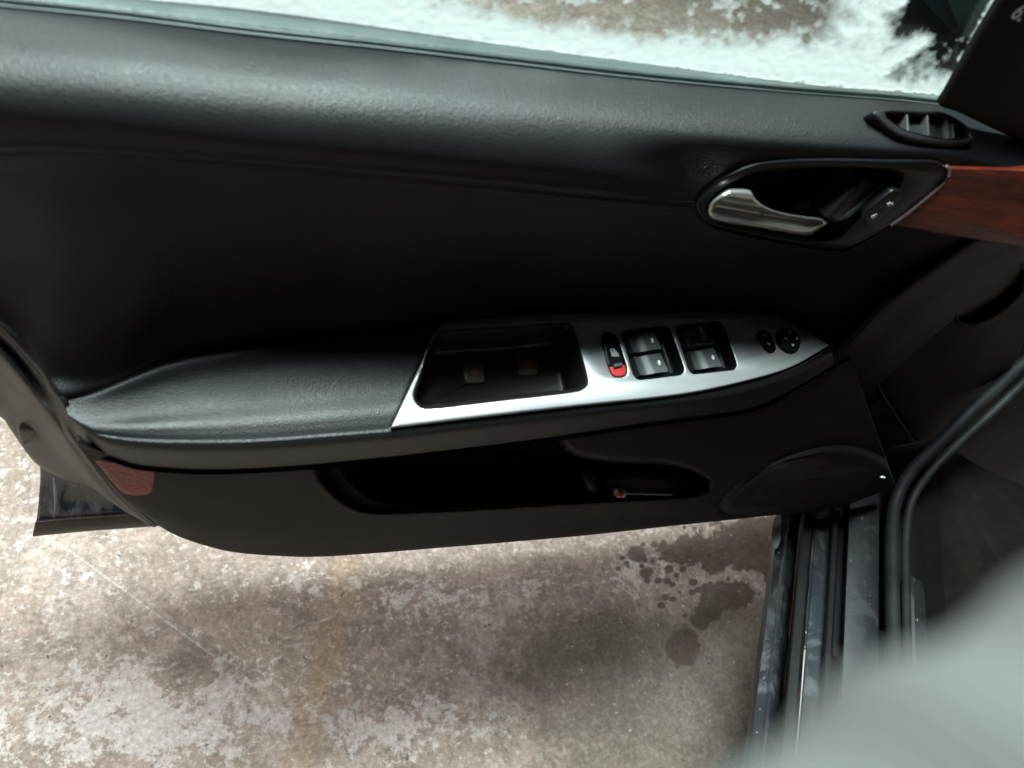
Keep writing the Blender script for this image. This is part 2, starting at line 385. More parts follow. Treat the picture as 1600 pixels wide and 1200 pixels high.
# ------------------------------------------------------------------ floor
def concrete():
    t = NT('stained_concrete'); A = lambda nm: t.n("ShaderNodeAttribute", attribute_name=nm).outputs['Fac']
    n1 = t.noise(4.2, 7, 0.62, dist=0.3); n2 = t.noise(28, 9, 0.74, dist=0.5); n3 = t.noise(150, 6, 0.65); n4 = t.noise(70, 9, 0.8, dist=0.15)
    c = t.ramp(n1, [(0.30, (0.172, 0.124, 0.098)), (0.50, (0.250, 0.186, 0.152)), (0.68, (0.35, 0.276, 0.236))])
    c = t.mix(t.math('MULTIPLY', t.ramp(n2, [(0.47, 0.0), (0.55, 1.0)]), 0.50), c, (0.125, 0.094, 0.074))
    c = t.mix(t.math('MULTIPLY', t.ramp(n4, [(0.53, 0.0), (0.575, 1.0)]), 0.50), c, (0.43, 0.37, 0.335))
    c = t.mix(t.math('MULTIPLY', t.ramp(n4, [(0.38, 1.0), (0.43, 0.0)]), 0.48), c, (0.11, 0.088, 0.07))
    # white crust
    eff = t.ramp(t.math('ADD', t.math('MULTIPLY', A('crust'), 0.26), t.math('ADD', t.math('MULTIPLY', n2, 0.35), t.math('MULTIPLY', n4, 0.75))), [(0.68, 0.0), (0.735, 1.0)])
    c = t.mix(t.math('MULTIPLY', eff, 0.75), c, (0.44, 0.385, 0.362))
    c = t.mix(t.ramp(t.math('ADD', A('scratch'), t.math('MULTIPLY', t.math('SUBTRACT', n3, 0.5), 0.8)), [(0.3, 0.0), (0.8, 0.7)]), c, (0.48, 0.45, 0.435))
    c = t.mix(t.math('MULTIPLY', A('ochre'), 0.5), c, (0.30, 0.185, 0.08))
    damp_shade = t.ramp(t.math('ADD', A('damp_shade'), t.math('MULTIPLY', t.math('SUBTRACT', n2, 0.5), 0.8)), [(0.15, 0.0), (0.85, 1.0)])
    c = t.mix(t.math('MULTIPLY', damp_shade, 0.66), c, (0.062, 0.044, 0.032))
    wet = t.ramp(t.math('ADD', A('wet'), t.math('MULTIPLY', t.math('SUBTRACT', n4, 0.5), 0.8)), [(0.44, 0.0), (0.53, 1.0)])
    wc = t.ramp(n1, [(0.35, (0.030, 0.022, 0.017)), (0.62, (0.070, 0.045, 0.031))])
    c = t.mix(t.math('MULTIPLY', wet, 0.85), c, wc)
    sp = t.ramp(t.noise(75, 2, 0.5), [(0.70, 0.0), (0.735, 1.0)]); c = t.mix(t.math('MULTIPLY', sp, 0.35), c, (0.5, 0.48, 0.45))
    pit = t.ramp(t.noise(52, 2, 0.5, vec=t.map((1, 1, 1), (0, 0, 1.1))), [(0.265, 1.0), (0.29, 0.0)]); c = t.mix(t.math('MULTIPLY', pit, 0.85), c, (0.06, 0.05, 0.04))
    c = t.mix(1.0, c, t.ramp(n3, [(0.3, 0.66), (0.7, 1.30)]), 'MULTIPLY')
    t.set('Base Color', c)
    t.set('Roughness', t.math('SUBTRACT', 0.75, t.math('MULTIPLY', wet, 0.3)))
    t.set('Normal', t.bump(n3, 0.5, 0.002, t.bump(n2, 0.5, 0.004))); return t.m
M['floor'] = concrete()
nx, ny = 620, 230
gx, gy = np.meshgrid(np.linspace(-60, 1330, nx), np.linspace(640, 1260, ny))
V = G(gx, gy).reshape(-1, 3)
x_, y_ = gx.ravel(), gy.ravel()
wob = lambda s, a: (fbm(x_/s, y_/s)-0.5)*a
stain = [(1035, 850), (1060, 838), (1120, 826), (1260, 800), (1240, 900), (1190, 905), (1160, 900), (1105, 893), (1060, 885), (1035, 870)]
dk = lambda cx, cy, rx, ry: 1-np.hypot((x_-cx)/rx, (y_-cy)/ry)
w = np.clip(0.5-sdf(stain, x_, y_)/60+wob(14, 0.9), 0, 1)
for cx, cy, rx, ry in ((1067, 1010, 26, 30), (1108, 948, 20, 26), (1095, 970, 16, 14), (1140, 930, 40, 22), (995, 866, 14, 12), (1010, 895, 10, 8)):
    w = np.maximum(w, np.clip(0.5+0.7*dk(cx, cy, rx, ry)+wob(9, 0.5), 0, 1))
for k in range(46):
    cx = rng.normal(1060, 45); cy = rng.normal(900, 28); r = rng.uniform(3, 7.5); w = np.maximum(w, np.clip(0.5+0.6*dk(cx, cy, r, r*0.8), 0, 1)*0.95)
w_grey = w
damp_shade = np.clip(0.95*np.exp(-((x_-930)/190)**2-((y_-1030)/75)**2)+0.95*ss(1040, 1190, x_)*ss(900, 1000, y_)+0.5*np.exp(-((x_-310)/70)**2-((y_-1040)/45)**2)
    + 0.4*np.exp(-((x_-560)/120)**2-((y_-980)/40)**2)+0.45*ss(760, 1000, x_)*ss(900, 1010, y_)+0.15*ss(400, 900, x_)+0.35*ss(600, 900, x_)*ss(1080, 1150, y_)+wob(60, 0.35)-0.5*np.exp(-((x_-1010)/60)**2-((y_-900)/45)**2), 0, 1)  # damp patches, plus shade painted in where the ceiling lamp overlights the floor
crust = np.clip(0.62*np.exp(-((x_-260)/230)**2-((y_-1120)/85)**2)+0.7*np.exp(-((x_-640)/140)**2-((y_-1130)/60)**2)+0.5*np.exp(-((x_-470)/60)**2-((y_-905)/50)**2)
    + 0.6*np.exp(-((x_-1000)/70)**2-((y_-890)/45)**2) + 0.55*np.exp(-((x_-680)/200)**2-((y_-930)/40)**2)+0.3*ss(700, 0, x_)+wob(26, 0.9)+wob(70, 0.5), 0, 1)
ochre = np.clip(np.exp(-(segd((550, 860), (465, 1200), x_, y_)/24)**4)*(0.45+0.9*(fbm(x_/40, y_/40)-0.3)), 0, 1)
scr = np.maximum(np.clip(1-segd((95, 850), (340, 1030), x_, y_)/2.6, 0, 1), np.clip(1-segd((340, 1030), (640, 1118), x_, y_)/2.0, 0, 1)*0.75)
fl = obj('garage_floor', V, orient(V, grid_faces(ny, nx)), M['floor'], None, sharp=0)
for nm, arr in (('wet', w_grey), ('damp_shade', damp_shade), ('crust', crust), ('ochre', ochre), ('scratch', scr)):
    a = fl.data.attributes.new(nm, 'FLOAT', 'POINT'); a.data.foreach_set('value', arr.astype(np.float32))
fl['kind'] = 'structure'
S = 9.0
V = [(-S, -S, -0.004), (S, -S, -0.004), (S, S, -0.004), (-S, S, -0.004)]
fo = obj('garage_floor', V, [(0, 1, 2, 3)], M['floor'], None, sharp=0); fo['kind'] = 'structure'
a = fo.data.attributes.new('damp_shade', 'FLOAT', 'POINT'); a.data.foreach_set('value', np.full(4, 0.25, np.float32))

# ------------------------------------------------------------------ the door
door = thing('car', (0.85, -0.05, 0.0), 'black car with its front door open, silver switch plate on the armrest, scuffed sill', 'car')
# belt line curves
groove = [(-60, 3), (0, 11), (187, 30), (400, 57), (600, 78), (762, 97), (1000, 124), (1225, 144), (1400, 157), (1476, 165), (1540, 182), (1640, 205)]
def off(c, dy, fx=None): return [(x, y+(dy if fx is None else dy*fx(x))) for x, y in c]
tap = lambda x: np.interp(x, [0, 600, 1000, 1400, 1640], [1.06, 1.0, 0.95, 0.92, 0.85])
crease = [(-60, 240), (0, 236), (86, 236), (262, 247), (450, 261), (600, 274), (750, 286), (900, 300), (1060, 314), (1300, 334), (1640, 360)]
def between(a, b, f, n=14):
    A_, B_ = cr(a, n), cr(b, n); return [tuple(q) for q in A_*(1-f)+B_*f]
hb_out = [(1090, 316), (1115, 289), (1170, 261), (1225, 252), (1307, 250), (1390, 252), (1459, 253), (1479, 261), (1481, 272), (1467, 289), (1440, 313), (1390, 352), (1349, 377), (1321, 389), (1294, 388), (1252, 382), (1170, 366), (1115, 352), (1096, 338)]
wood = [(1482, 263), (1640, 268), (1760, 300), (1760, 420), (1600, 386), (1470, 366), (1396, 352), (1440, 316), (1468, 291), (1483, 274)]
def up_fn(x, y, p):
    w_ = ss(930, 1110, x)
    p = p-w_*np.clip(p-0.043, 0, 1)*ss(190, 262, y)
    return p-0.040*ss(2, -14, sdf(hb_out, x, y))-0.001*ss(3, -5, sdf(wood, x, y))
rows = [(off(groove, 1), -0.006), (off(groove, 2), 0.000), (off(groove, 15, tap), 0.0105), (off(groove, 30, tap), 0.020), (off(groove, 60, tap), 0.0348), (off(groove, 89, tap), 0.0448),
        (off(groove, 123, tap), 0.0528), (off(groove, 157, tap), 0.0572), (off(crease, -14), 0.0568), (off(crease, -5), 0.0568), (off(crease, 0), 0.0556), (off(crease, 3), 0.0535)]
loft_obj('upper_trim', rows, M['upper'], door, nu=300, sub=8, fn=up_fn)
# armrest back edge
back = [(40, 700), (85, 660), (109, 637), (145, 614), (187, 596), (247, 570), (300, 555), (375, 540), (469, 527), (600, 516), (690, 503), (800, 494), (900, 489), (1000, 488), (1150, 488), (1216, 497), (1257, 513), (1300, 536)]
bp = [(x, y, float(arm_p(np.array(float(x)), np.array(float(y))))) for x, y in back]
hb_out = [(1090, 316), (1115, 289), (1170, 261), (1225, 252), (1307, 250), (1390, 252), (1459, 253), (1479, 261), (1481, 272), (1467, 289), (1440, 313), (1390, 352), (1349, 377), (1321, 389), (1294, 388), (1252, 382), (1170, 366), (1115, 352), (1096, 338)]
def ins_fn(x, y, p):
    d = sdf(hb_out, x, y)
    p = p-0.040*ss(2, -14, d)+0.003*ss(26, 4, d)*ss(-2, 4, d)*ss(330, 360, y)
    return p-0.001*ss(3, -5, sdf(wood, x, y))
ridge = [(1560, 352), (1540, 368), (1510, 385), (1475, 410), (1425, 445), (1375, 485), (1350, 510), (1320, 542), (1295, 567), (1250, 602)]
# insert panel rows from crease down to the armrest and the forward ridge
c2 = [(x, y+3, 0.0530-0.0098*float(ss(930, 1110, np.array(float(x))))) for x, y in crease[:-1]] + [(1560, 356, 0.043)]
b2 = [(-60, 474, 0.034), (0, 512, 0.042), (60, 578, 0.058), (93, 618, 0.0745)] + [(x, y, q-0.0012) for x, y, q in bp[3:-1]] + [(1300, 540, 0.036)]
end_r = [(1560, 356), (1510, 385), (1425, 445), (1350, 510), (1300, 540)]
def midrow(f, pmid):
    n = 16; A_ = cr(c2, n); B_ = cr(b2, n); Rr = cr(end_r, 21); q = A_*(1-f)+B_*f
    e = Rr[int(round(f*20))]; dx = e-q[-1, :2]; wgt = (np.linspace(0, 1, n)**6)[:, None]; q[:, :2] += dx*wgt
    q[:, 2] += pmid
    return [tuple(k) for k in q]
rows = [([(x, y-3, p+0.0004) for x, y, p in c2], None), ([(x, y+2, p+0.0001) for x, y, p in c2], None), ([(x, y+9, p-0.0003) for x, y, p in c2], None), (midrow(0.12, -0.0030), None), (midrow(0.3, -0.006), None), (midrow(0.55, -0.010), None), (midrow(0.8, -0.009), None), (midrow(0.93, -0.0045), None), (b2, None), ([(x, y+10, p-0.010) for x, y, p in b2], None)]
loft_obj('insert_panel', rows, M['trim'], door, nu=300, sub=9, fn=ins_fn)
# forward ridge and the face that turns away to the hinge side
r0 = [(x, y) for x, y in ridge]
rows = [([(x-4, y-3, 0.0405) for x, y in r0], None), ([(x, y, 0.0420) for x, y in r0], None), ([(x+6, y+4, 0.040) for x, y in r0], None), ([(x+22, y+16, 0.026) for x, y in r0], None),
        ([(x+46, y+30, 0.010) for x, y in r0], None), ([(x+80, y+56, -0.03) for x, y in r0], None)]
M['ridge'] = plastic('ridge_plastic', (0.0028, 0.0028, 0.0031), 0.5, 950, 0.3, spec=0.12)
loft_obj('front_ridge', rows, M['ridge'], door, nu=60, sub=5)
sp_out = np.vstack([cr([(612, 667), (636, 615), (662, 560), (684, 512), (692, 503)], 14)[:-1], cr([(692, 503), (800, 494), (900, 489), (1000, 488), (1150, 488), (1216, 497), (1257, 513), (1296, 539)], 40)[:-1],
                    cr([(1296, 539), (1241, 571), (1175, 592), (1065, 615), (900, 633), (760, 649), (612, 667)], 50)[:-1]])
# armrest pad: top, rounded rim, front face, seam
rim = [(106, 650), (124, 666), (160, 678), (220, 685), (300, 687), (380, 686), (450, 682), (540, 675), (612, 669), (760, 650), (900, 634), (1065, 616), (1175, 593), (1241, 572), (1296, 541)]
seam = [(134, 704), (150, 708), (169, 713), (210, 727), (262, 733), (337, 736), (450, 731), (560, 721), (697, 706), (835, 689), (917, 677), (1000, 664), (1092, 652), (1180, 638), (1250, 604), (1306, 570)]
def armq(x, y, dp=0.0): return float(arm_p(np.array(float(x)), np.array(float(y))))+dp
def rowmix(a, b, f, dp, n=30):
    A_, B_ = cr(a, n), cr(b, n); q = A_*(1-f)+B_*f
    return [(x, y, armq(x, y, (dp(x) if callable(dp) else dp)*float(ss(95, 240, np.array(x))))) for x, y in q]
bk = [(97, 627), (112, 629), (145, 614), (187, 596), (247, 570), (300, 555), (375, 540), (469, 527), (600, 516), (690, 503), (800, 494), (900, 489), (1000, 488), (1150, 488), (1216, 497), (1257, 513), (1298, 538)]
rimp = rowmix(rim, rim, 0, 0)
def front(a, f, base):                                 # front face rows between rim and seam
    A_, B_ = cr(rim, 30), cr(seam, 30); q = A_*(1-f)+B_*f; pr = np.array([k[2] for k in rimp])
    return [(x, y, pr[i]+base*float(0.25+0.75*ss(95, 220, np.array(x)))) for i, (x, y) in enumerate(q)]
# top stays 6 mm under the switch plate where that lies on it
under = lambda x: 0.0
rows = [([(x, y-4, p-0.0035) for x, y, p in rowmix(bk, bk, 0, 0)], None), (rowmix(bk, rim, 0.0, -0.0006), None), (rowmix(bk, rim, 0.07, 0.0010), None), (rowmix(bk, rim, 0.3, -0.0012), None), (rowmix(bk, rim, 0.6, lambda x: -0.002+under(x)), None),
        (rowmix(bk, rim, 0.80, -0.0002), None), (rowmix(bk, rim, 0.92, -0.0006), None), (front(0, 0.02, -0.0010), None), (front(0, 0.13, 0.0012), None), (front(0, 0.4, 0.0030), None), (front(0, 0.8, -0.002), None), (front(0, 0.94, -0.004), None),
        (front(0, 0.965, -0.0075), None), (front(0, 0.99, -0.0048), None), (front(0, 1.04, -0.009), None), (front(0, 1.10, -0.02), None)]
loft_obj('armrest', rows, M['pad'], door, nu=420, sub=8, fn=lambda x, y, p: p-0.0045*ss(2, -2, sdf(sp_out[::4], x, y))-0.06*ss(-3, -7, sdf(sp_out[::4], x, y)))
# lower panel with map pocket: a relief worked on the lofted sheet
bot = [(240, 816), (262, 830), (300, 846), (360, 862), (440, 869), (520, 869), (700, 855), (900, 838), (1040, 823), (1200, 806), (1300, 795), (1400, 760)]
top = [(120, 690), (139, 700), (169, 706), (210, 718), (262, 725), (337, 728), (450, 723), (560, 713), (697, 698), (835, 681), (917, 668), (1000, 655), (1092, 644), (1180, 630), (1250, 600), (1330, 560)]
leftedge = [(120, 690), (187, 772), (225, 802), (240, 816)]
pocket = [(495, 728), (510, 755), (540, 782), (585, 797), (700, 795), (850, 786), (950, 780), (1040, 776), (1095, 770), (1112, 757), (1095, 740), (1050, 724), (960, 718), (890, 702), (850, 650), (700, 660), (500, 690)]
pocket = cr(pocket, 70, True)
speaker = [(1128, 790), (1150, 762), (1200, 727), (1270, 702), (1330, 697), (1380, 716), (1400, 745), (1340, 785), (1240, 797), (1150, 802)]
speaker = cr(speaker, 50, True)
def low_fn(x, y, p):
    d = sdf(pocket, x, y)
    left_ = ss(640, 520, x)
    p = p-0.055*ss(4+6*left_, -12-26*left_, d)+0.0010*np.exp(-((d-7)/6)**2)*ss(740, 775, y)
    s = sdf(speaker, x, y)
    p = p+0.006*ss(4, -12, s)-0.0015*np.exp(-((s-3)/4.0)**2)+0.004*ss(-10, -60, s)
    return p
def lrow(f, p_l, p_r):
    A_, B_ = cr(top, 40), cr(bot, 40); q = A_*(1-f)+B_*f; e = cr(leftedge, 21)[int(round(f*20))]
    w_ = (np.linspace(1, 0, 40)**8)[:, None]; q += (e-q[0])*w_
    u = np.linspace(0, 1, 40); return [(x, y, p_l+(p_r-p_l)*uu) for (x, y), uu in zip(q, u)]
rows = [(lrow(0, 0.094, 0.038), None), (lrow(0.12, 0.091, 0.043), None), (lrow(0.4, 0.085, 0.046), None), (lrow(0.7, 0.078, 0.046), None), (lrow(0.93, 0.068, 0.044), None), (lrow(0.985, 0.064, 0.042), None), (lrow(1.0, 0.058, 0.036), None)]
loft_obj('lower_panel', rows, M['lower'], door, nu=420, sub=22, fn=low_fn)
lp = [o for o in COL.objects if o.name.startswith('lower_panel')][0]
q = np.array([v.co[:] for v in lp.data.vertices])+ORG[door]; rel = (q-CAM)@R; pxx = CX+F*rel[:, 0]/rel[:, 2]; pyy = CY+F*rel[:, 1]/rel[:, 2]
g2 = lambda cx, cy, sx_, sy_: np.exp(-((pxx-cx)/sx_)**2-((pyy-cy)/sy_)**2)
dirt = np.clip(0.7*g2(1225, 728, 55, 16)+0.55*g2(1190, 770, 70, 30)+0.6*g2(1040, 800, 110, 16)+0.4*g2(900, 800, 60, 10)+0.35*g2(1320, 740, 60, 30)+0.04, 0, 1)
a = lp.data.attributes.new('dirt', 'FLOAT', 'POINT'); a.data.foreach_set('value', dirt.astype(np.float32))
tube('speaker_rim', [P(np.array(float(x)), np.array(float(y)), 0.055) for x, y in [(1140, 778), (1160, 757), (1200, 733), (1250, 711), (1300, 699), (1340, 698)]], 0.0007, M['lowerdust'], door, n=30, k=6)
# piping seam under the armrest
tube('armrest_piping', [P(np.array(float(x)), np.array(float(y)), float(p)) for x, y, p in [(a, b, c+0.0005) for a, b, c in front(0, 1.015, -0.0075)[1:27]]], 0.0012, M['pad'], door, n=120, k=6)
# red reflector
REF = vplane(0.087, 0.05, 0.05, (200, 745))
rf = [(139, 707), (165, 713), (195, 726), (236, 731), (242, 738), (241, 755), (236, 770), (222, 775), (203, 774), (188, 768), (160, 736)]
prism('reflector', REF, cr(rf, 60, True), -0.008, 0.0025, 0.0015, M['reflector'], door, label='dull red reflector set in the rear end of the door trim')

# trim return, door edge, latch, outer skin corner
rows = [([(-60, 478, 0.033), (0, 516, 0.041), (60, 582, 0.057), (96, 624, 0.0765), (112, 662, 0.083), (135, 700, 0.086), (187, 770, 0.078), (240, 818, 0.062)], None),
        ([(-60, 490, 0.023), (0, 528, 0.031), (60, 598, 0.047), (93, 638, 0.069), (110, 670, 0.079), (133, 704, 0.083), (185, 774, 0.075), (238, 820, 0.059)], None),
        ([(-60, 505, 0.026), (0, 545, 0.034), (60, 613, 0.050), (92, 652, 0.066), (106, 676, 0.077), (130, 708, 0.082), (182, 776, 0.073), (236, 822, 0.055)], None),
        ([(-60, 512, 0.014), (0, 552, 0.022), (60, 620, 0.044), (88, 656, 0.058), (102, 680, 0.067), (127, 711, 0.072), (180, 778, 0.063), (234, 823, 0.045)], None)]
loft_obj('trim_return', rows, M['trim'], door, nu=90, sub=6)
rows = [([(-60, 506, 0.012), (0, 548, 0.036), (60, 616, 0.050), (90, 652, 0.062), (130, 712, 0.072), (182, 776, 0.062), (245, 822, 0.045)], None),
        ([(-60, 520, 0.010), (0, 562, 0.034), (52, 622, 0.048), (84, 664, 0.060), (120, 716, 0.066), (172, 780, 0.056), (240, 824, 0.040)], None),
        ([(-60, 560, -0.004), (0, 600, 0.010), (40, 650, 0.022), (75, 690, 0.034), (112, 730, 0.046), (165, 778, 0.040), (236, 822, 0.032)], None),
        ([(-60, 600, -0.016), (0, 632, -0.004), (28, 668, 0.004), (62, 712, 0.016), (104, 742, 0.030), (158, 768, 0.032), (230, 818, 0.024)], None),
        ([(-60, 616, -0.024), (0, 648, -0.016), (18, 670, -0.006), (55, 720, 0.006), (100, 747, 0.022), (152, 765, 0.026), (228, 818, 0.018)], None),
        ([(-60, 620, -0.04), (0, 651, -0.034), (17, 672, -0.024), (54, 722, -0.012), (100, 749, 0.004), (152, 767, 0.008), (228, 818, 0.0)], None)]
loft_obj('door_edge', rows, M['shell'], door, nu=90, sub=6, label='dusty brown-grey rear edge of the door')
LP_ = vplane(0.012, -0.5, 0, (42, 684))
prism('latch_bumper', LP_, rounded([(22, 668), (64, 669), (72, 684), (58, 696), (34, 702), (26, 688)], 8), -0.03, 0.006, 0.004, M['gloss'], door)
rows = [([(60, 700, -0.03), (110, 720, -0.02), (180, 750, -0.01), (262, 790, 0.0)], None), ([(63, 742, -0.030), (110, 752, -0.021), (180, 776, -0.012), (262, 800, 0.0)], None), ([(61, 775, -0.026), (105, 778, -0.022), (180, 790, -0.010), (262, 806, 0.0)], None),
        ([(58, 806, -0.022), (100, 806, -0.014), (180, 802, -0.006), (262, 811, 0.004)], None), ([(54, 829, -0.018), (100, 826, -0.014), (180, 821, -0.006), (262, 815, 0.004)], None), ([(52, 836, -0.022), (100, 832, -0.018), (180, 827, -0.01), (262, 821, 0.0)], None)]
loft_obj('outer_skin_corner', rows, M['paint'], door, nu=40, sub=6, label='scuffed black painted lower corner of the door skin')
M['flange'] = plastic('rusty_brown_flange', (0.022, 0.014, 0.011), 0.5, 200, 0.5, dust=0.6, dustcol=(0.06, 0.032, 0.022))
loft_obj('skin_flange', [([(57, 812, -0.022), (100, 808, -0.0145), (180, 803, -0.006), (262, 797, 0.004)], None), ([(55, 817, -0.016), (100, 813, -0.010), (180, 808, -0.002), (262, 802, 0.008)], None), ([(52, 831, -0.014), (100, 827, -0.008), (180, 820, 0.0), (262, 813, 0.010)], None), ([(51, 838, -0.018), (100, 833, -0.013), (180, 826, -0.004), (262, 820, 0.006)], None), ([(52, 838, -0.026), (100, 833, -0.022), (180, 826, -0.014), (262, 820, -0.006)], None)], M['flange'], door, nu=40, sub=5, label='rust-brown folded lower edge of the door skin')
M['drip'] = paint('grey_drip', (0.20, 0.20, 0.22), (0.05, 0.05, 0.05), 0.3)
for a, b, c_, d2 in ((84, 748, 86, 806), (150, 765, 172, 800)):
    tube('skin_crease', [P(np.array(float(a)), np.array(float(b)), -0.024), P(np.array((a+c_)/2.+3), np.array((b+d2)/2.), -0.0165), P(np.array(float(c_)), np.array(float(d2)), -0.0145)], [0.0006, 0.0022, 0.0006], M['drip'], door, n=14)

prism('door_shell', vplane(-0.045), rounded([(-200, 60), (1300, 190), (1560, 260), (1560, 560), (1440, 720), (1330, 770), (900, 800), (420, 820), (250, 770), (110, 650), (-200, 560)], 20), -0.08, 0.0, 0.008, M['shell'], door)
# ------------------------------------------------------------------ belt seal, glass, frost, corner panel
stop_ = [(-60, -30), (0, -20), (187, 0), (394, 21), (600, 48), (800, 76), (1000, 102), (1262, 134), (1400, 145), (1474, 152)]
gro_ = [(-60, 3), (0, 11), (187, 30), (400, 57), (600, 78), (800, 101), (1000, 124), (1225, 144), (1400, 157), (1482, 166)]
def seal(f, p): return between(stop_, gro_, f, 20), p
rows = [seal(-0.16, -0.030), seal(0.0, -0.0245), seal(0.08, -0.0215), seal(0.5, -0.013), seal(0.68, -0.0085), seal(0.74, -0.0105), seal(0.80, -0.0060), seal(0.90, -0.003), seal(0.95, -0.004), seal(1.0, -0.012), seal(1.08, -0.02)]
loft_obj('belt_seal', rows, M['beltseal'], door, nu=160, sub=4, sharp=0)
GL = Plane((0, 0.032, H-0.20), (0, -1, -0.12))
gc = GL.px([(-200, 120), (1500, 260), (1800, -140), (900, -600), (-500, -500)])
V = list(GL.w(gc, np.zeros(5)))+list(GL.w(gc, np.full(5, -0.004)))
obj('window_glass', V, [(0, 1, 2, 3, 4), (9, 8, 7, 6, 5)]+[(i, i+5, (i+1) % 5+5, (i+1) % 5) for i in range(5)], M['glass'], door, sharp=30)
sail_edge = [(1476, 160), (1490, 130), (1530, 58), (1566, 0), (1610, -75)]
fx, fy = np.meshgrid(np.arange(-60, 1640, 3.0), np.arange(-90, 176, 3.0))
ab = GL.px(np.stack([fx.ravel(), fy.ravel()], -1), 0.001)
X, Y = fx.ravel(), fy.ravel()
belt = np.interp(X, [q[0] for q in stop_], [q[1] for q in stop_])
up = belt-Y                                               # pixels above the seal
band = np.interp(X, [0, 300, 560, 700, 850, 1000, 1250, 1400, 1480], [110, 105, 85, 56, 46, 46, 66, 60, 34])
nz_ = fbm(X/34, Y/22); nf = fbm(X/9, Y/7)
cov = ss(1.45, 0.72, up/band+(nz_-0.5)*0.8+(nf-0.5)*0.35)*1.05
cov = np.where(up < 12, cov*ss(-3, 9, up+16*(nf-0.45)), cov)
# drifts on the right, and the clear dark patch before the corner panel
edge_d = segd((1476, 160), (1600, -60), X, Y)
drift = np.exp(-((X-1345-(60-Y)*0.45)/78)**4)*(0.16+1.0*nz_)*ss(1230, 1340, X+30*nf)
drift = np.maximum(drift, np.exp(-(segd((1350, 120), (1440, 62), X, Y)/16)**2)*1.1)
wv = 16*(nf-0.5)+14*(nz_-0.5)
dA = sdf([(1432, -90), (1412, 10), (1400, 40), (1394, 62), (1440, 56), (1475, 50), (1560, -60), (1600, -120)], X, Y)+wv
dB = sdf([(1436, 76), (1400, 98), (1378, 118), (1396, 132), (1440, 128), (1478, 118), (1505, 80), (1530, 40), (1470, 56)], X, Y)+wv
cov = np.maximum(cov, np.clip(drift, 0, 1.05))
cov = cov*(0.04+0.96*ss(-14, 6, dA))
cov = cov*(0.25+0.75*ss(-12, 6, dB))+0.30*ss(0, -14, dB)*ss(0.35, 0.75, nf)
cov = np.maximum(cov, ss(20, 8, edge_d+10*(nf-0.5))*ss(0.34, 0.5, fbm(X/30+5, Y/30)+0.2*ss(60, 20, Y)))
cov = np.maximum(cov, ss(0.50, 0.74, fbm(X/20+40, Y/16+9)) * 0.5 * ss(1450, 1200, X))
thick = 0.0006+0.0012*cov*(0.7+0.5*nf)
V = GL.w(ab, thick)
me_f = orient(V, grid_faces(*fx.shape)); ok = cov > 0.02
ok_x = X < 1476+(160-Y)*0.585+8
me_f = [f for f in me_f if ok_x[f[0]] and ok_x[f[2]]]
fro = obj('frost', V, me_f, M['frost'], door, sharp=0, label='white frost caked along the bottom of the window glass')
a = fro.data.attributes.new('cover', 'FLOAT', 'POINT'); a.data.foreach_set('value', cov.astype(np.float32))
fro['kind'] = 'stuff'
# corner (mirror) panel
SP = vplane(0.012, 0, -0.10)
plate('corner_panel', SP, rounded([(1468, 168), (1482, 146), (1528, 62), (1568, -3), (1620, -90), (1760, -90), (1760, 260), (1600, 225), (1545, 200), (1500, 178)], 6), [], 0.0, 0.006, 0.002, M['trim'], door)
cu = bpy.data.curves.new('corner_mark', 'FONT'); cu.body = '6.'; cu.size = 0.015; cu.align_x = 'CENTER'; cu.align_y = 'CENTER'; cu.extrude = 0.0003; cu.offset = 0.0002
to = bpy.data.objects.new('tmp', cu); me = bpy.data.meshes.new_from_object(to)
c = SP.px([(1594, 19)], 0.0)[0]; q = np.array([v.co[:] for v in me.vertices]); ang = -0.15
ab = c+np.stack([q[:, 0]*math.cos(ang)-q[:, 1]*math.sin(ang), q[:, 0]*math.sin(ang)+q[:, 1]*math.cos(ang)], -1)
obj('corner_mark', SP.w(ab, 0.0006+q[:, 2]), [tuple(p.vertices) for p in me.polygons], M['white'], door, sharp=0, smooth=False); bpy.data.objects.remove(to)
# exterior mirror behind the glass
MP = vplane(-0.16)
prism('mirror_housing', MP, rounded([(1425, -60), (1408, 10), (1395, 62), (1385, 110), (1400, 150), (1480, 175), (1640, 160), (1720, -60)], 16), -0.04, 0.03, 0.02, simple('mirror_shell', (0.004, 0.009, 0.009), 0.4), door, dome=0.01)

# defroster vent
VP_ = vplane(0.034, 0.0, 0.75)
VP_ = Plane((P(np.array(1445.), np.array(198.), 0.0285)), (0, -0.55, 0.84))
vo_ = cr([(1365, 174), (1400, 169), (1440, 170), (1470, 173), (1494, 183), (1516, 200), (1526, 218), (1500, 225), (1460, 224), (1420, 216), (1400, 208), (1380, 192)], 72, True)
vi_ = cr([(1384, 177), (1425, 177), (1468, 180), (1500, 192), (1516, 214), (1480, 217), (1430, 208), (1406, 198)], 50, True)
plate('vent_surround', VP_, vo_, [vi_], 0.004, 0.010, 0.0015, M['upper'], door)
tub('vent_duct', VP_, vi_, 0.016, -0.002, M['dark'], door, h=0.0022, bev=0.0004)
for (xa, ya, xb, yb) in ((1416, 178, 1418, 205), (1448, 180, 1450, 212), (1479, 187, 1481, 216), (1488, 192, 1489, 216)):
    a, b = VP_.px([(xa, ya), (xb, yb)], 0.002)
    u = nrm(b-a); wv_ = np.array([-u[1], u[0]])*0.0007
    V = [VP_.w(q, np.array(hh)) for hh in (-0.011, 0.0025) for q in (a-wv_, b-wv_, b+wv_, a+wv_)]
    obj('vent_vane', V, [(3, 2, 1, 0), (4, 5, 6, 7), (0, 1, 5, 4), (1, 2, 6, 5), (2, 3, 7, 6), (3, 0, 4, 7)], M['button'], door, sharp=30)

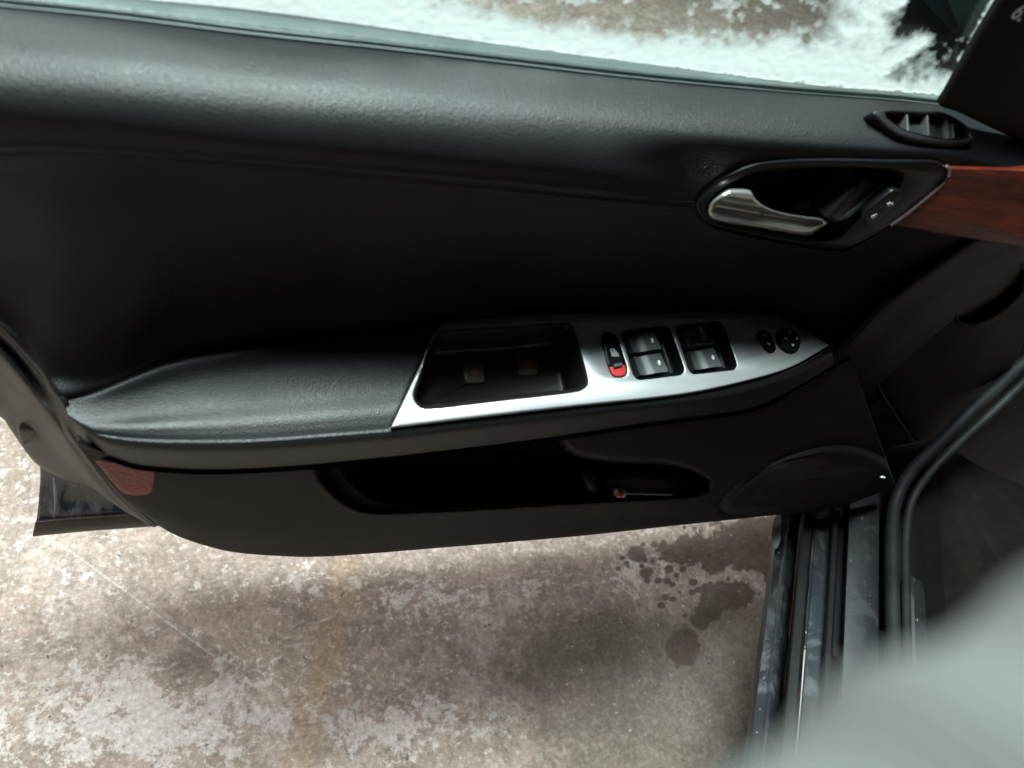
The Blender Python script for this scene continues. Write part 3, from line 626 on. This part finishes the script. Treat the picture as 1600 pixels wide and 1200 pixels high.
# ------------------------------------------------------------------ handle bezel, lever, lock switch, wood
HB = vplane(0.0445)
cup = [(1104, 322), (1125, 298), (1175, 272), (1235, 264), (1320, 262), (1395, 266), (1412, 278), (1398, 300), (1352, 334), (1318, 366), (1290, 376), (1240, 374), (1165, 360), (1118, 348), (1105, 336)]
plate('handle_bezel', HB, cr(hb_out, 110, True), [cr(cup, 90, True)], 0.0015, 0.02, 0.0010, M['gloss'], door)
tub('handle_cup', HB, cr(cup, 90, True), 0.030, 0.004, M['dark'], door, h=0.0004, bev=0.001)
# lever: a hollowed chrome paddle made as a relief with its own thickness
lev = cr([(1105, 330), (1112, 315), (1134, 298), (1150, 295), (1172, 297), (1177, 306), (1190, 319), (1215, 330), (1252, 337), (1283, 341), (1295, 347), (1280, 358), (1263, 368), (1225, 363), (1170, 354), (1122, 346), (1109, 340)], 90, True)
def relief(name, outline, n_in, fn, mat, parent, p0, wall=0.008, label=None, sharp=0):
    """rings shrinking to a spine; fn(x,y,d)->height over p0, d = pixels from the outline"""
    o = np.array(outline); V = []; c = o.mean(0)
    # spine: project onto the principal axis, shrink across more than along
    u = nrm(np.linalg.svd(o-c)[2][0]); tv = np.array([-u[1], u[0]])
    L = (o-c)@u; W = (o-c)@tv
    bins = np.linspace(L.min(), L.max(), 24); mid = []; hw = (W.max()-W.min())/2
    for bb in bins:
        k = np.abs(L-bb) < (L.max()-L.min())/10; mid.append((W[k].max()+W[k].min())/2)
    mid = np.polyval(np.polyfit(bins, mid, 3), bins)
    ks = [0]+list(np.linspace(0, 1, n_in)**1.3)
    for i, k in enumerate(ks):
        Lk = L*(1-0.35*k); Wk = W*(1-k)+np.interp(Lk, bins, mid)*k*0.999
        q = c+Lk[:, None]*u+Wk[:, None]*tv
        dd = np.full(len(q), k*hw*0.8)
        h = fn(q[:, 0], q[:, 1], dd) if i else np.full(len(q), -wall)
        V.append(P(q[:, 0], q[:, 1], p0+h))
    V = np.concatenate(V); Fc = orient(V, grid_faces(len(ks), len(o), True))
    return obj(name, V, Fc, mat, parent, sharp=sharp, label=label)
def lev_h(x, y, d):
    h = 0.006*np.sqrt(np.clip(1-(1-np.clip(d/8, 0, 1))**2, 0, 1))
    t = np.clip((x-1120)/150, 0, 1); yr = 322+26*t                     # trough line
    h -= 0.0055*np.exp(-((y-yr)/(11-4*t))**2)*ss(2, 9, d)
    return h+0.004*ss(1180, 1110, x)
relief('door_handle', lev, 16, lev_h, M['chrome'], door, 0.046, 0.012, label='chrome inside door release lever')
# pale worn mark where the plating reflects
AR = vplane(0.040, 0.1, 0.1)
prism('handle_arm', vplane(0.034, 0.25, 0.15, (1335, 315)), rounded([(1292, 340), (1345, 286), (1352, 276), (1388, 284), (1372, 302), (1322, 345), (1305, 352)], 5), -0.012, 0.010, 0.0035, M['gloss'], door)
prism('handle_arm_ridge', vplane(0.042, 0.1, 0.3, (1350, 315)), rounded([(1316, 340), (1378, 287), (1386, 285), (1383, 293), (1324, 343)], 2), -0.01, 0.003, 0.0012, M['button'], door)
prism('handle_pivot', vplane(0.034, 0.2, 0.3, (1268, 322)), cr([(1248, 330), (1256, 318), (1268, 308), (1280, 318), (1284, 334), (1268, 338)], 30, True), -0.014, 0.003, 0.003, M['gloss'], door)
LK = vplane(0.0475, 0.05, 0.05, (1378, 328))
lk = prism('lock_switch', LK, rounded([(1347, 345), (1350, 333), (1396, 297), (1409, 298), (1411, 308), (1368, 351), (1354, 355)], 7), -0.004, 0.0035, 0.0015, M['gloss'], door)
def padlock(cx, cy, s, open_=False, ang=-0.75):
    pl = LK; c = pl.px([(cx, cy)], 0.0042)[0]; ca, sa = math.cos(ang), math.sin(ang)
    rot = lambda q: c+np.array([q[0]*ca-q[1]*sa, q[0]*sa+q[1]*ca])*s
    V = []; Fc = []
    def quad(x0, y0, x1, y1):
        k = len(V); V.extend([pl.w(rot(q), np.array(hh)) for hh in (0.0034, 0.0039) for q in ((x0, y0), (x1, y0), (x1, y1), (x0, y1))])
        Fc.extend([(k+4, k+5, k+6, k+7), (k, k+1, k+5, k+4), (k+1, k+2, k+6, k+5), (k+2, k+3, k+7, k+6), (k+3, k, k+4, k+7)])
    quad(-1, -1, 1, 0.3); dx = 1.1 if open_ else 0
    quad(-0.75+dx, 0.35, -0.4+dx, 1.1); quad(0.4+dx, 0.35 if not open_ else 0.75, 0.75+dx, 1.1); quad(-0.75+dx, 1.15, 0.75+dx, 1.45)
    obj('unlock_mark' if open_ else 'lock_mark', V, Fc, M['white'], lk, sharp=20)
padlock(1366, 339, 0.0017); padlock(1391, 319, 0.0017, True)
WD = vplane(0.0445)
wood = [(1482, 263), (1640, 268), (1760, 300), (1760, 420), (1600, 386), (1470, 366), (1396, 352), (1440, 316), (1468, 291), (1483, 274)]
plate('wood_trim', WD, rounded(wood, 4), [], 0.002, 0.012, 0.0008, M['wood'], door, label='dark red wood-grain trim strip')
tube('trim_edging', [WD.w(WD.px([q], 0.002), np.array([0.0022]))[0] for q in [(1479, 259), (1483, 266), (1481, 277), (1467, 292), (1440, 315), (1415, 335), (1391, 352)]], 0.0011, M['edge'], door, n=50, k=8)

# ------------------------------------------------------------------ switch plate on the armrest
cub = cr([(679, 521), (725, 515), (800, 511), (878, 505), (892, 509), (899, 524), (918, 590), (914, 605), (892, 612), (780, 625), (676, 637), (655, 633), (646, 617), (655, 590), (668, 548)], 90, True)
m1 = rounded([(971, 518), (1040, 509), (1050, 520), (1070, 578), (1064, 585), (998, 593), (990, 586)], 7)
m2 = rounded([(1056, 510), (1122, 501), (1131, 510), (1152, 570), (1147, 577), (1083, 584), (1076, 577)], 7)
cap = cr([(941, 530), (946, 521), (957, 521), (966, 532), (974, 556), (980, 577), (977, 586), (968, 589), (958, 587), (952, 577), (946, 555)], 44, True)
selc = cr([(1184, 524), (1190, 516), (1201, 520), (1207, 532), (1212, 544), (1207, 551), (1198, 549), (1190, 538)], 36, True)
spl = plate('switch_plate', ARM, sp_out, [cub, m1, m2, cap, selc], 0.0035, 0.008, 0.0012, M['silver'], door, label='satin silver trim plate around the window switches')
cupo = tub('storage_cup', ARM, cub, 0.032, 0.003, M['cup'], door, h=0.0042, bev=0.0022, label='black storage cup in the armrest')
fl_pl = Plane(ARM.w(np.array([0, 0]), np.array(-0.0275)), ARM.n)
for cx, cy in ((739, 584), (822, 572)):
    c = fl_pl.px([(cx, cy)], 0.0)[0]
    sq = rounded(c+np.array([(-1, -1), (1, -1), (1, 1), (-1, 1)])*0.0085, 0.003, 5)
    prism('screw_boss', fl_pl, sq, -0.004, 0.004, 0.0015, M['boss'], cupo, conv=False)
    th = np.linspace(0, 2*math.pi, 20, endpoint=False)
    prism('screw_head', fl_pl, c+np.stack([np.cos(th), np.sin(th)], -1)*0.004, 0.003, 0.0058, 0.0008, M['rust'], cupo, conv=False)
# window switch modules
def lerp4(q, u, v): q = np.array(q, float); return (q[0]*(1-u)+q[1]*u)*(1-v)+(q[3]*(1-u)+q[2]*u)*v   # corners TL TR BR BL
for mi, (ml, quad) in enumerate(((m1, [(970, 517), (1047, 508), (1071, 584), (993, 594)]), (m2, [(1055, 509), (1129, 500), (1153, 576), (1079, 585)]))):
    mod = tub('window_switch_module', ARM, ml, 0.013, 0.0003, M['gloss'], door, h=0.0040, bev=0.0010)
    for row in (0, 1):
        v0, v1_ = (0.10, 0.47) if row == 0 else (0.55, 0.93)
        C_ = [lerp4(quad, 0.07, v0), lerp4(quad, 0.60, v0), lerp4(quad, 0.64, v1_), lerp4(quad, 0.08, v1_)]
        ab = ARM.px(C_, 0.003); nU, nV = 15, 7; V = []
        for i in range(nV):
            for j in range(nU):
                u, v = j/(nU-1), i/(nV-1); q = (ab[0]*(1-u)+ab[1]*u)*(1-v)+(ab[3]*(1-u)+ab[2]*u)*v
                h = 0.0064-0.0022*math.sin(min(u/0.48, 1)*math.pi)**1 if u < 0.48 else 0.0064+0.0004*(u-0.48)
                h -= 0.0016*(1-v)*0.6
                V.append(ARM.w(q, np.array(h)))
        Fc = orient(np.array(V), grid_faces(nV, nU)); k = len(V)
        rimi = list(range(nU))+[i*nU+nU-1 for i in range(1, nV)]+[(nV-1)*nU+j for j in range(nU-2, -1, -1)]+[i*nU for i in range(nV-2, 0, -1)]
        for i_ in rimi: V.append(V[i_]-ARM.n*0.010)
        for a_ in range(len(rimi)): b_ = (a_+1) % len(rimi); Fc.append((rimi[a_], k+a_, k+b_, rimi[b_]))
        obj('window_rocker', V, Fc, M['button'] , mod, sharp=28)
        c = (ab[0]*0.2+ab[1]*0.8)*0.5+(ab[3]*0.2+ab[2]*0.8)*0.5
        if mi == 1 and row == 0: continue
        th = np.linspace(0, 2*math.pi, 16, endpoint=False)
        prism('indicator_dot', ARM, c+np.stack([np.cos(th)*0.0012, np.sin(th)*0.0022], -1), 0.0050, 0.0068, 0.0002, M['white'], mod, conv=False)
    if mi == 1:
        cu = bpy.data.curves.new('auto_print', 'FONT'); cu.body = 'AUTO'; cu.size = 0.0046; cu.align_x = 'CENTER'; cu.align_y = 'CENTER'; cu.extrude = 0.00008
        to = bpy.data.objects.new('tmp', cu); me = bpy.data.meshes.new_from_object(to)
        c = ARM.px([(1097, 521)], 0.0062)[0]; q = np.array([v.co[:] for v in me.vertices]); ang = -1.35
        ab = c+np.stack([q[:, 0]*math.cos(ang)-q[:, 1]*math.sin(ang), q[:, 0]*math.sin(ang)+q[:, 1]*math.cos(ang)], -1)
        obj('auto_print', ARM.w(ab, 0.0068+q[:, 2]), [tuple(p.vertices) for p in me.polygons], M['white'], mod, sharp=0, smooth=False)
        bpy.data.objects.remove(to)
# lockout switch: black upper rocker, red lower end
tub('lockout_well', ARM, cap, 0.010, 0.0, M['gloss'], door, h=0.004, bev=0.0006)
redp = [(951, 572), (977, 569), (980, 579), (977, 586), (968, 589), (958, 587)]
blk = [(943, 530), (948, 523), (956, 523), (964, 533), (972, 556), (976, 569), (951, 573), (946, 555)]
lo = prism('lockout_switch', ARM, rounded(blk, 4), -0.005, 0.0050, 0.0012, M['gloss'], door)
prism('red_end', ARM, rounded(redp, 4), -0.005, 0.0040, 0.0012, M['red'], lo, label='red lower end of the window lockout switch')
prism('switch_ledge', ARM, rounded([(959, 568), (972, 566), (974, 571), (961, 574)], 1), 0.004, 0.0066, 0.0006, M['button'], lo)
plate('window_icon', ARM, rounded([(953, 545), (959, 544), (967, 553), (968, 557), (956, 557)], 1), [rounded([(957, 547), (959, 547), (959, 549), (957, 549)], .4)], 0.0053, 0.0006, 0.0001, M['icon'], lo)
# mirror selector and pad
tub('selector_well', ARM, selc, 0.010, 0.0, M['dark'], door, h=0.004, bev=0.0004)
sel = prism('mirror_selector', ARM, cr([(1186, 525), (1190, 518), (1200, 522), (1205, 533), (1210, 544), (1206, 549), (1199, 547), (1191, 537)], 36, True), -0.004, 0.0056, 0.0015, M['gloss'], door)
pc = ARM.px([(1231, 532)], 0.004)[0]; th = np.linspace(0, 2*math.pi, 48, endpoint=False)
circ = lambda r: pc+np.stack([np.cos(th), np.sin(th)], -1)*r
prism('mirror_pad_collar', ARM, circ(0.0128), 0.001, 0.0048, 0.0012, M['gloss'], door, conv=False)
mp = prism('mirror_pad', ARM, circ(0.0108), 0.003, 0.0086, 0.002, M['gloss'], door, conv=False, dome=0.0006)
def arrow(c, ang, s, par, h):
    q = np.array([(0, 1), (-0.9, -0.6), (0.9, -0.6)])*s; ca, sa = math.cos(ang), math.sin(ang)
    q = np.stack([q[:, 0]*ca-q[:, 1]*sa, q[:, 0]*sa+q[:, 1]*ca], -1)+c
    prism('arrow_mark', ARM, q, h-0.0004, h+0.0003, 0.0001, M['white'], par, conv=False)
for ang in (0, math.pi/2, math.pi, -math.pi/2):
    arrow(pc+np.array([-math.sin(ang), math.cos(ang)])*0.0062, ang, 0.0016, mp, 0.0090)
sc_ = ARM.px([(1194, 524), (1199, 536)], 0.0056)
arrow(sc_[0], 0.0, 0.0013, sel, 0.0060); arrow(sc_[1], 2.0, 0.0010, sel, 0.0060); arrow(sc_[1]+np.array([0.0016, -0.001]), -1.0, 0.0010, sel, 0.0060)

# ------------------------------------------------------------------ pocket contents
PB = vplane(0.012, 0, 0.1)
V, Fc = loft_px([([(940, 728, 0.008), (980, 722, 0.008), (1040, 726, 0.012), (1085, 745, 0.02)], None), ([(940, 738, 0.024), (980, 733, 0.028), (1030, 736, 0.030), (1085, 752, 0.030)], None), ([(942, 752, 0.036), (980, 750, 0.040), (1035, 752, 0.042), (1092, 765, 0.036)], None), ([(942, 772, 0.040), (980, 771, 0.044), (1035, 771, 0.044), (1096, 772, 0.036)], None), ([(942, 795, 0.03), (980, 795, 0.03), (1035, 790, 0.03), (1098, 780, 0.03)], None)], 30, 5)
obj('pocket_lining', V, Fc, M['felt'], door, sharp=0, solid=0.002)
tube('pocket_rib', [P(np.array(a), np.array(b), q) for a, b, q in ((912., 724., 0.014), (918., 742., 0.034), (924., 766., 0.044), (927., 790., 0.036))], [0.003, 0.006, 0.006, 0.004], M['button'], door, n=20, k=10)
p0 = P(np.array(966.), np.array(770.), 0.064); p1 = P(np.array(1050.), np.array(772.), 0.058)
pen = thing('pen', tuple(p0), 'slim grey pen with pale red and white end lying in the door pocket', 'pen')
u = nrm(p1-p0); tube('pen_body', [p0+u*0.006, p0*0.5+p1*0.5, p1], 0.0016, simple('grey_pen_plastic', (0.30, 0.28, 0.28), 0.35), pen, n=12, k=12)
tube('pen_ring', [p0+u*0.003, p0+u*0.007], 0.0048, M['white'], pen, n=4, k=20)
tube('pen_cap', [p0-u*0.003, p0-u*0.0015, p0+u*0.0032], [0.0040, 0.0048, 0.0050], M['pinktip'], pen, n=6, k=20)

# ------------------------------------------------------------------ car body: sill, seals, cabin side
body = door
ZS = 0.36
lat = nrm(np.cross(SILL, (0, 0, 1)))                       # to the right, into the cabin
so = G(np.array(1300.), np.array(1000.), ZS)
def sx(px, z=ZS): w_ = G(np.array(float(px)), np.array(1000.), z)-so; return float(w_@lat)
def profile(name, pts, mat, s0=-0.75, s1=0.30, n=26, wob=0.0, label=None, sharp=35):
    """cross-section [(px at y=1000, z)] swept along the sill"""
    V = []; pr = np.array([(sx(a, z), z) for a, z in pts]); k = len(pr)
    for i, s in enumerate(np.linspace(s0, s1, n)):
        for j, (a, z) in enumerate(pr):
            q = so+lat*(a+wob*(vnoise(np.array([s*30.+j]), np.array([j*3.3]))[0]-0.5))+SILL*s; V.append((q[0], q[1], z+wob*0.6*(vnoise(np.array([s*24.]), np.array([j*5.1+9]))[0]-0.5)))
    return obj(name, V, orient(np.array(V), grid_faces(n, k)), mat, body, sharp=sharp, label=label, solid=0.0015)
profile('rocker_panel', [(1186, 0.20), (1188, 0.285), (1194, 0.300), (1206, 0.306), (1211, 0.312), (1215, 0.312), (1220, 0.306), (1228, 0.285), (1236, 0.26)], M['rocker'], wob=0.002)
profile('outer_flange', [(1234, 0.27), (1236, 0.342), (1239, 0.346), (1252, 0.347), (1256, 0.342), (1257, 0.33)], M['rubber'])
profile('scraped_lip', [(1256, 0.335), (1257.5, 0.347), (1260, 0.348), (1261.5, 0.340)], M['glassmetal'], s1=-0.02, wob=0.0012, label='scraped bare metal lip along the sill')
profile('sill_channel', [(1259, 0.338), (1262, 0.332), (1286, 0.334), (1289, 0.338)], M['rocker'], wob=0.002)
profile('inner_flange', [(1287, 0.33), (1289, 0.350), (1292, 0.353), (1299, 0.353), (1302, 0.349), (1303, 0.30)], M['rubber'], wob=0.0008)
profile('sill_gap', [(1300, 0.315), (1318, 0.315)], M['dark'])
profile('sill_plate', [(1315, 0.32), (1316, 0.352), (1319, 0.357), (1330, 0.360), (1350, 0.361), (1368, 0.360), (1372, 0.355), (1373, 0.32)], M['sillplate'])
profile('seal_gap', [(1370, 0.33), (1386, 0.33)], M['dark'])
# seal swept forward and bending up and right round the pillar foot
def swept(name, offs, mat, r, flat=1.0, rise=0.0):
    pts = []
    for (x, y, z) in offs: pts.append(G(np.array(float(x)), np.array(float(y)), z))
    return tube(name, pts, r, mat, body, n=60, k=12, flat=flat)
swept('door_seal', [(1398, 1250, .375), (1397, 1060, .375), (1394, 900, .375), (1394, 820, .377), (1402, 775, .385), (1425, 735, .41), (1470, 690, .45), (1530, 630, .50), (1640, 530, .56)], M['rubber'], 0.0085)
swept('seal_lip', [(1420, 1250, .375), (1418, 1060, .375), (1415, 900, .375), (1416, 830, .377), (1424, 785, .385), (1448, 745, .41), (1495, 695, .45), (1560, 635, .50), (1660, 540, .56)], M['rubber'], 0.0055)
profile('kick_trim', [(1408, 0.35), (1412, 0.362), (1430, 0.366), (1444, 0.360), (1448, 0.34), (1450, 0.30)], M['sillplate'], s1=0.14)
profile('sill_base', [(1378, 0.335), (1452, 0.335)], M['dark'])
profile('footwell_carpet', [(1446, 0.325), (1470, 0.30), (1560, 0.285), (1900, 0.28)], M['carpet'], s0=-0.9, s1=0.5, wob=0.006)
# dusty hinge-side panel between the door front and the dashboard end
OV = cr([(1500, 496), (1506, 472), (1526, 446), (1556, 426), (1588, 416), (1600, 428), (1592, 456), (1562, 484), (1524, 502)], 40, True)
def hs_fn(x, y, p):
    d = sdf(OV, x, y)
    return p-0.034*ss(1, -6, d)+0.004*np.exp(-((d-5)/4)**2)+0.014*ss(60, 4, d)*ss(480, 420, y)
loft_obj('hinge_side_panel', [([(1362, 560, -0.02), (1372, 600, -0.02), (1398, 645, -0.02), (1434, 700, -0.02)], None), ([(1368, 552, -0.016), (1380, 596, -0.014), (1406, 640, -0.014), (1440, 694, -0.016)], None),
    ([(1430, 480, -0.016), (1440, 550, -0.02), (1450, 610, -0.024), (1464, 690, -0.03)], None), ([(1490, 428, -0.016), (1500, 510, -0.022), (1498, 590, -0.032), (1480, 685, -0.045)], None),
    ([(1550, 392, -0.018), (1565, 450, -0.022), (1550, 540, -0.036), (1505, 680, -0.06)], None), ([(1615, 380, -0.024), (1630, 440, -0.034), (1605, 520, -0.052), (1540, 665, -0.08)], None)],
    M['lowerdust'], body, nu=90, sub=14, fn=hs_fn, label='dust-smeared black trim beside the door hinge with an oval opening')
tube('panel_edge', [P(np.array(a), np.array(b), -0.012) for a, b in ((1361., 566.), (1375., 607.), (1396., 643.), (1416., 672.), (1433., 698.))], [0.0004, 0.0011, 0.0010, 0.0007], M['button'], body, n=30, k=8)
prism('dashboard', vplane(-0.09), rounded([(1500, 400), (1600, 330), (1680, 380), (1700, 600), (1640, 740), (1560, 790), (1500, 780), (1470, 700)], 10), -0.10, 0.0, 0.01, M['dark'], body)
# inner pillar wall behind the seal
loft_obj('pillar_foot', [([(1230, 770, 0.0), (1330, 720, 0.0), (1400, 700, 0.0), (1450, 690, 0.0)], None), ([(1230, 800, 0.0), (1320, 780, 0.0), (1390, 750, 0.0), (1430, 720, 0.0)], None), ([(1225, 830, -0.01), (1320, 815, -0.01), (1385, 790, -0.01), (1430, 740, -0.01)], None)], M['dark'], body, nu=20, sub=4)
profile('pillar_base', [(1300, 0.332), (1480, 0.332)], M['dark'], s0=0.0, s1=0.5)
# white fleck at the pillar foot
th = np.linspace(0, 2*math.pi, 12, endpoint=False)
FP = vplane(0.075)
c = FP.px([(1379, 745)], 0)[0]
prism('paint_chip', FP, c+np.stack([np.cos(th)*0.0044+0.0*th, np.sin(th)*0.0016-np.cos(th)*0.0012], -1), 0, 0.002, 0.0005, M['white'], body, conv=False)
# pale scuffed patch on the rocker end
RP = Plane(G(np.array(1213.), np.array(830.), 0.33), (-0.6, -0.3, 0.7))
prism('rocker_scuff', RP, cr([(1212, 806), (1220, 806), (1221, 830), (1217, 852), (1211, 858), (1206, 846), (1207, 822)], 24, True), -0.002, 0.0006, 0.0004, simple('grey_scuff', (0.22, 0.20, 0.22), 0.5), body)
tube('sill_screw', [G(np.array(1291.), np.array(806.), .352), G(np.array(1291.), np.array(806.), .357)], 0.003, M['rust'], body, n=4, k=12)

# ------------------------------------------------------------------ cloth close to the lens
def at(px, py, dist): d = ray(np.array(float(px)), np.array(float(py))); return CAM+d/F*dist
a_ = at(1100, 1760, 0.050); b_ = at(1900, 1330, 0.045)
axis = b_-a_; L = np.linalg.norm(axis); axis = axis/L
up_ = nrm(CAM-(a_+b_)/2-axis*((CAM-(a_+b_)/2)@axis)); sd = np.cross(axis, up_)
V = []; n, k = 60, 48
for i in range(n):
    t_ = -0.6+2.0*i/(n-1)
    for j in range(k):
        th_ = 2*math.pi*j/k; fold = 0.0010*math.sin(t_*8+math.sin(th_*2)*1.2)*math.cos(th_-0.8)+0.0006*math.sin(t_*17+th_*3)
        r0_ = 0.0165+0.0008*t_+fold; V.append(a_+axis*L*t_+r0_*(math.cos(th_)*sd+math.sin(th_)*up_*0.8))
Fc = grid_faces(n, k, True)+[tuple(range(k))[::-1], tuple((n-1)*k+j for j in range(k))]
sl = obj('coat_sleeve', V, Fc, M['cloth'], None, sharp=0, loc=tuple(a_))
sl['label'] = 'pale grey-green cloth sleeve, blurred, crossing the lower right corner close to the camera'; sl['category'] = 'sleeve'
print('tris', sum(len(o.data.polygons)*2 for o in COL.objects if o.type == 'MESH'))
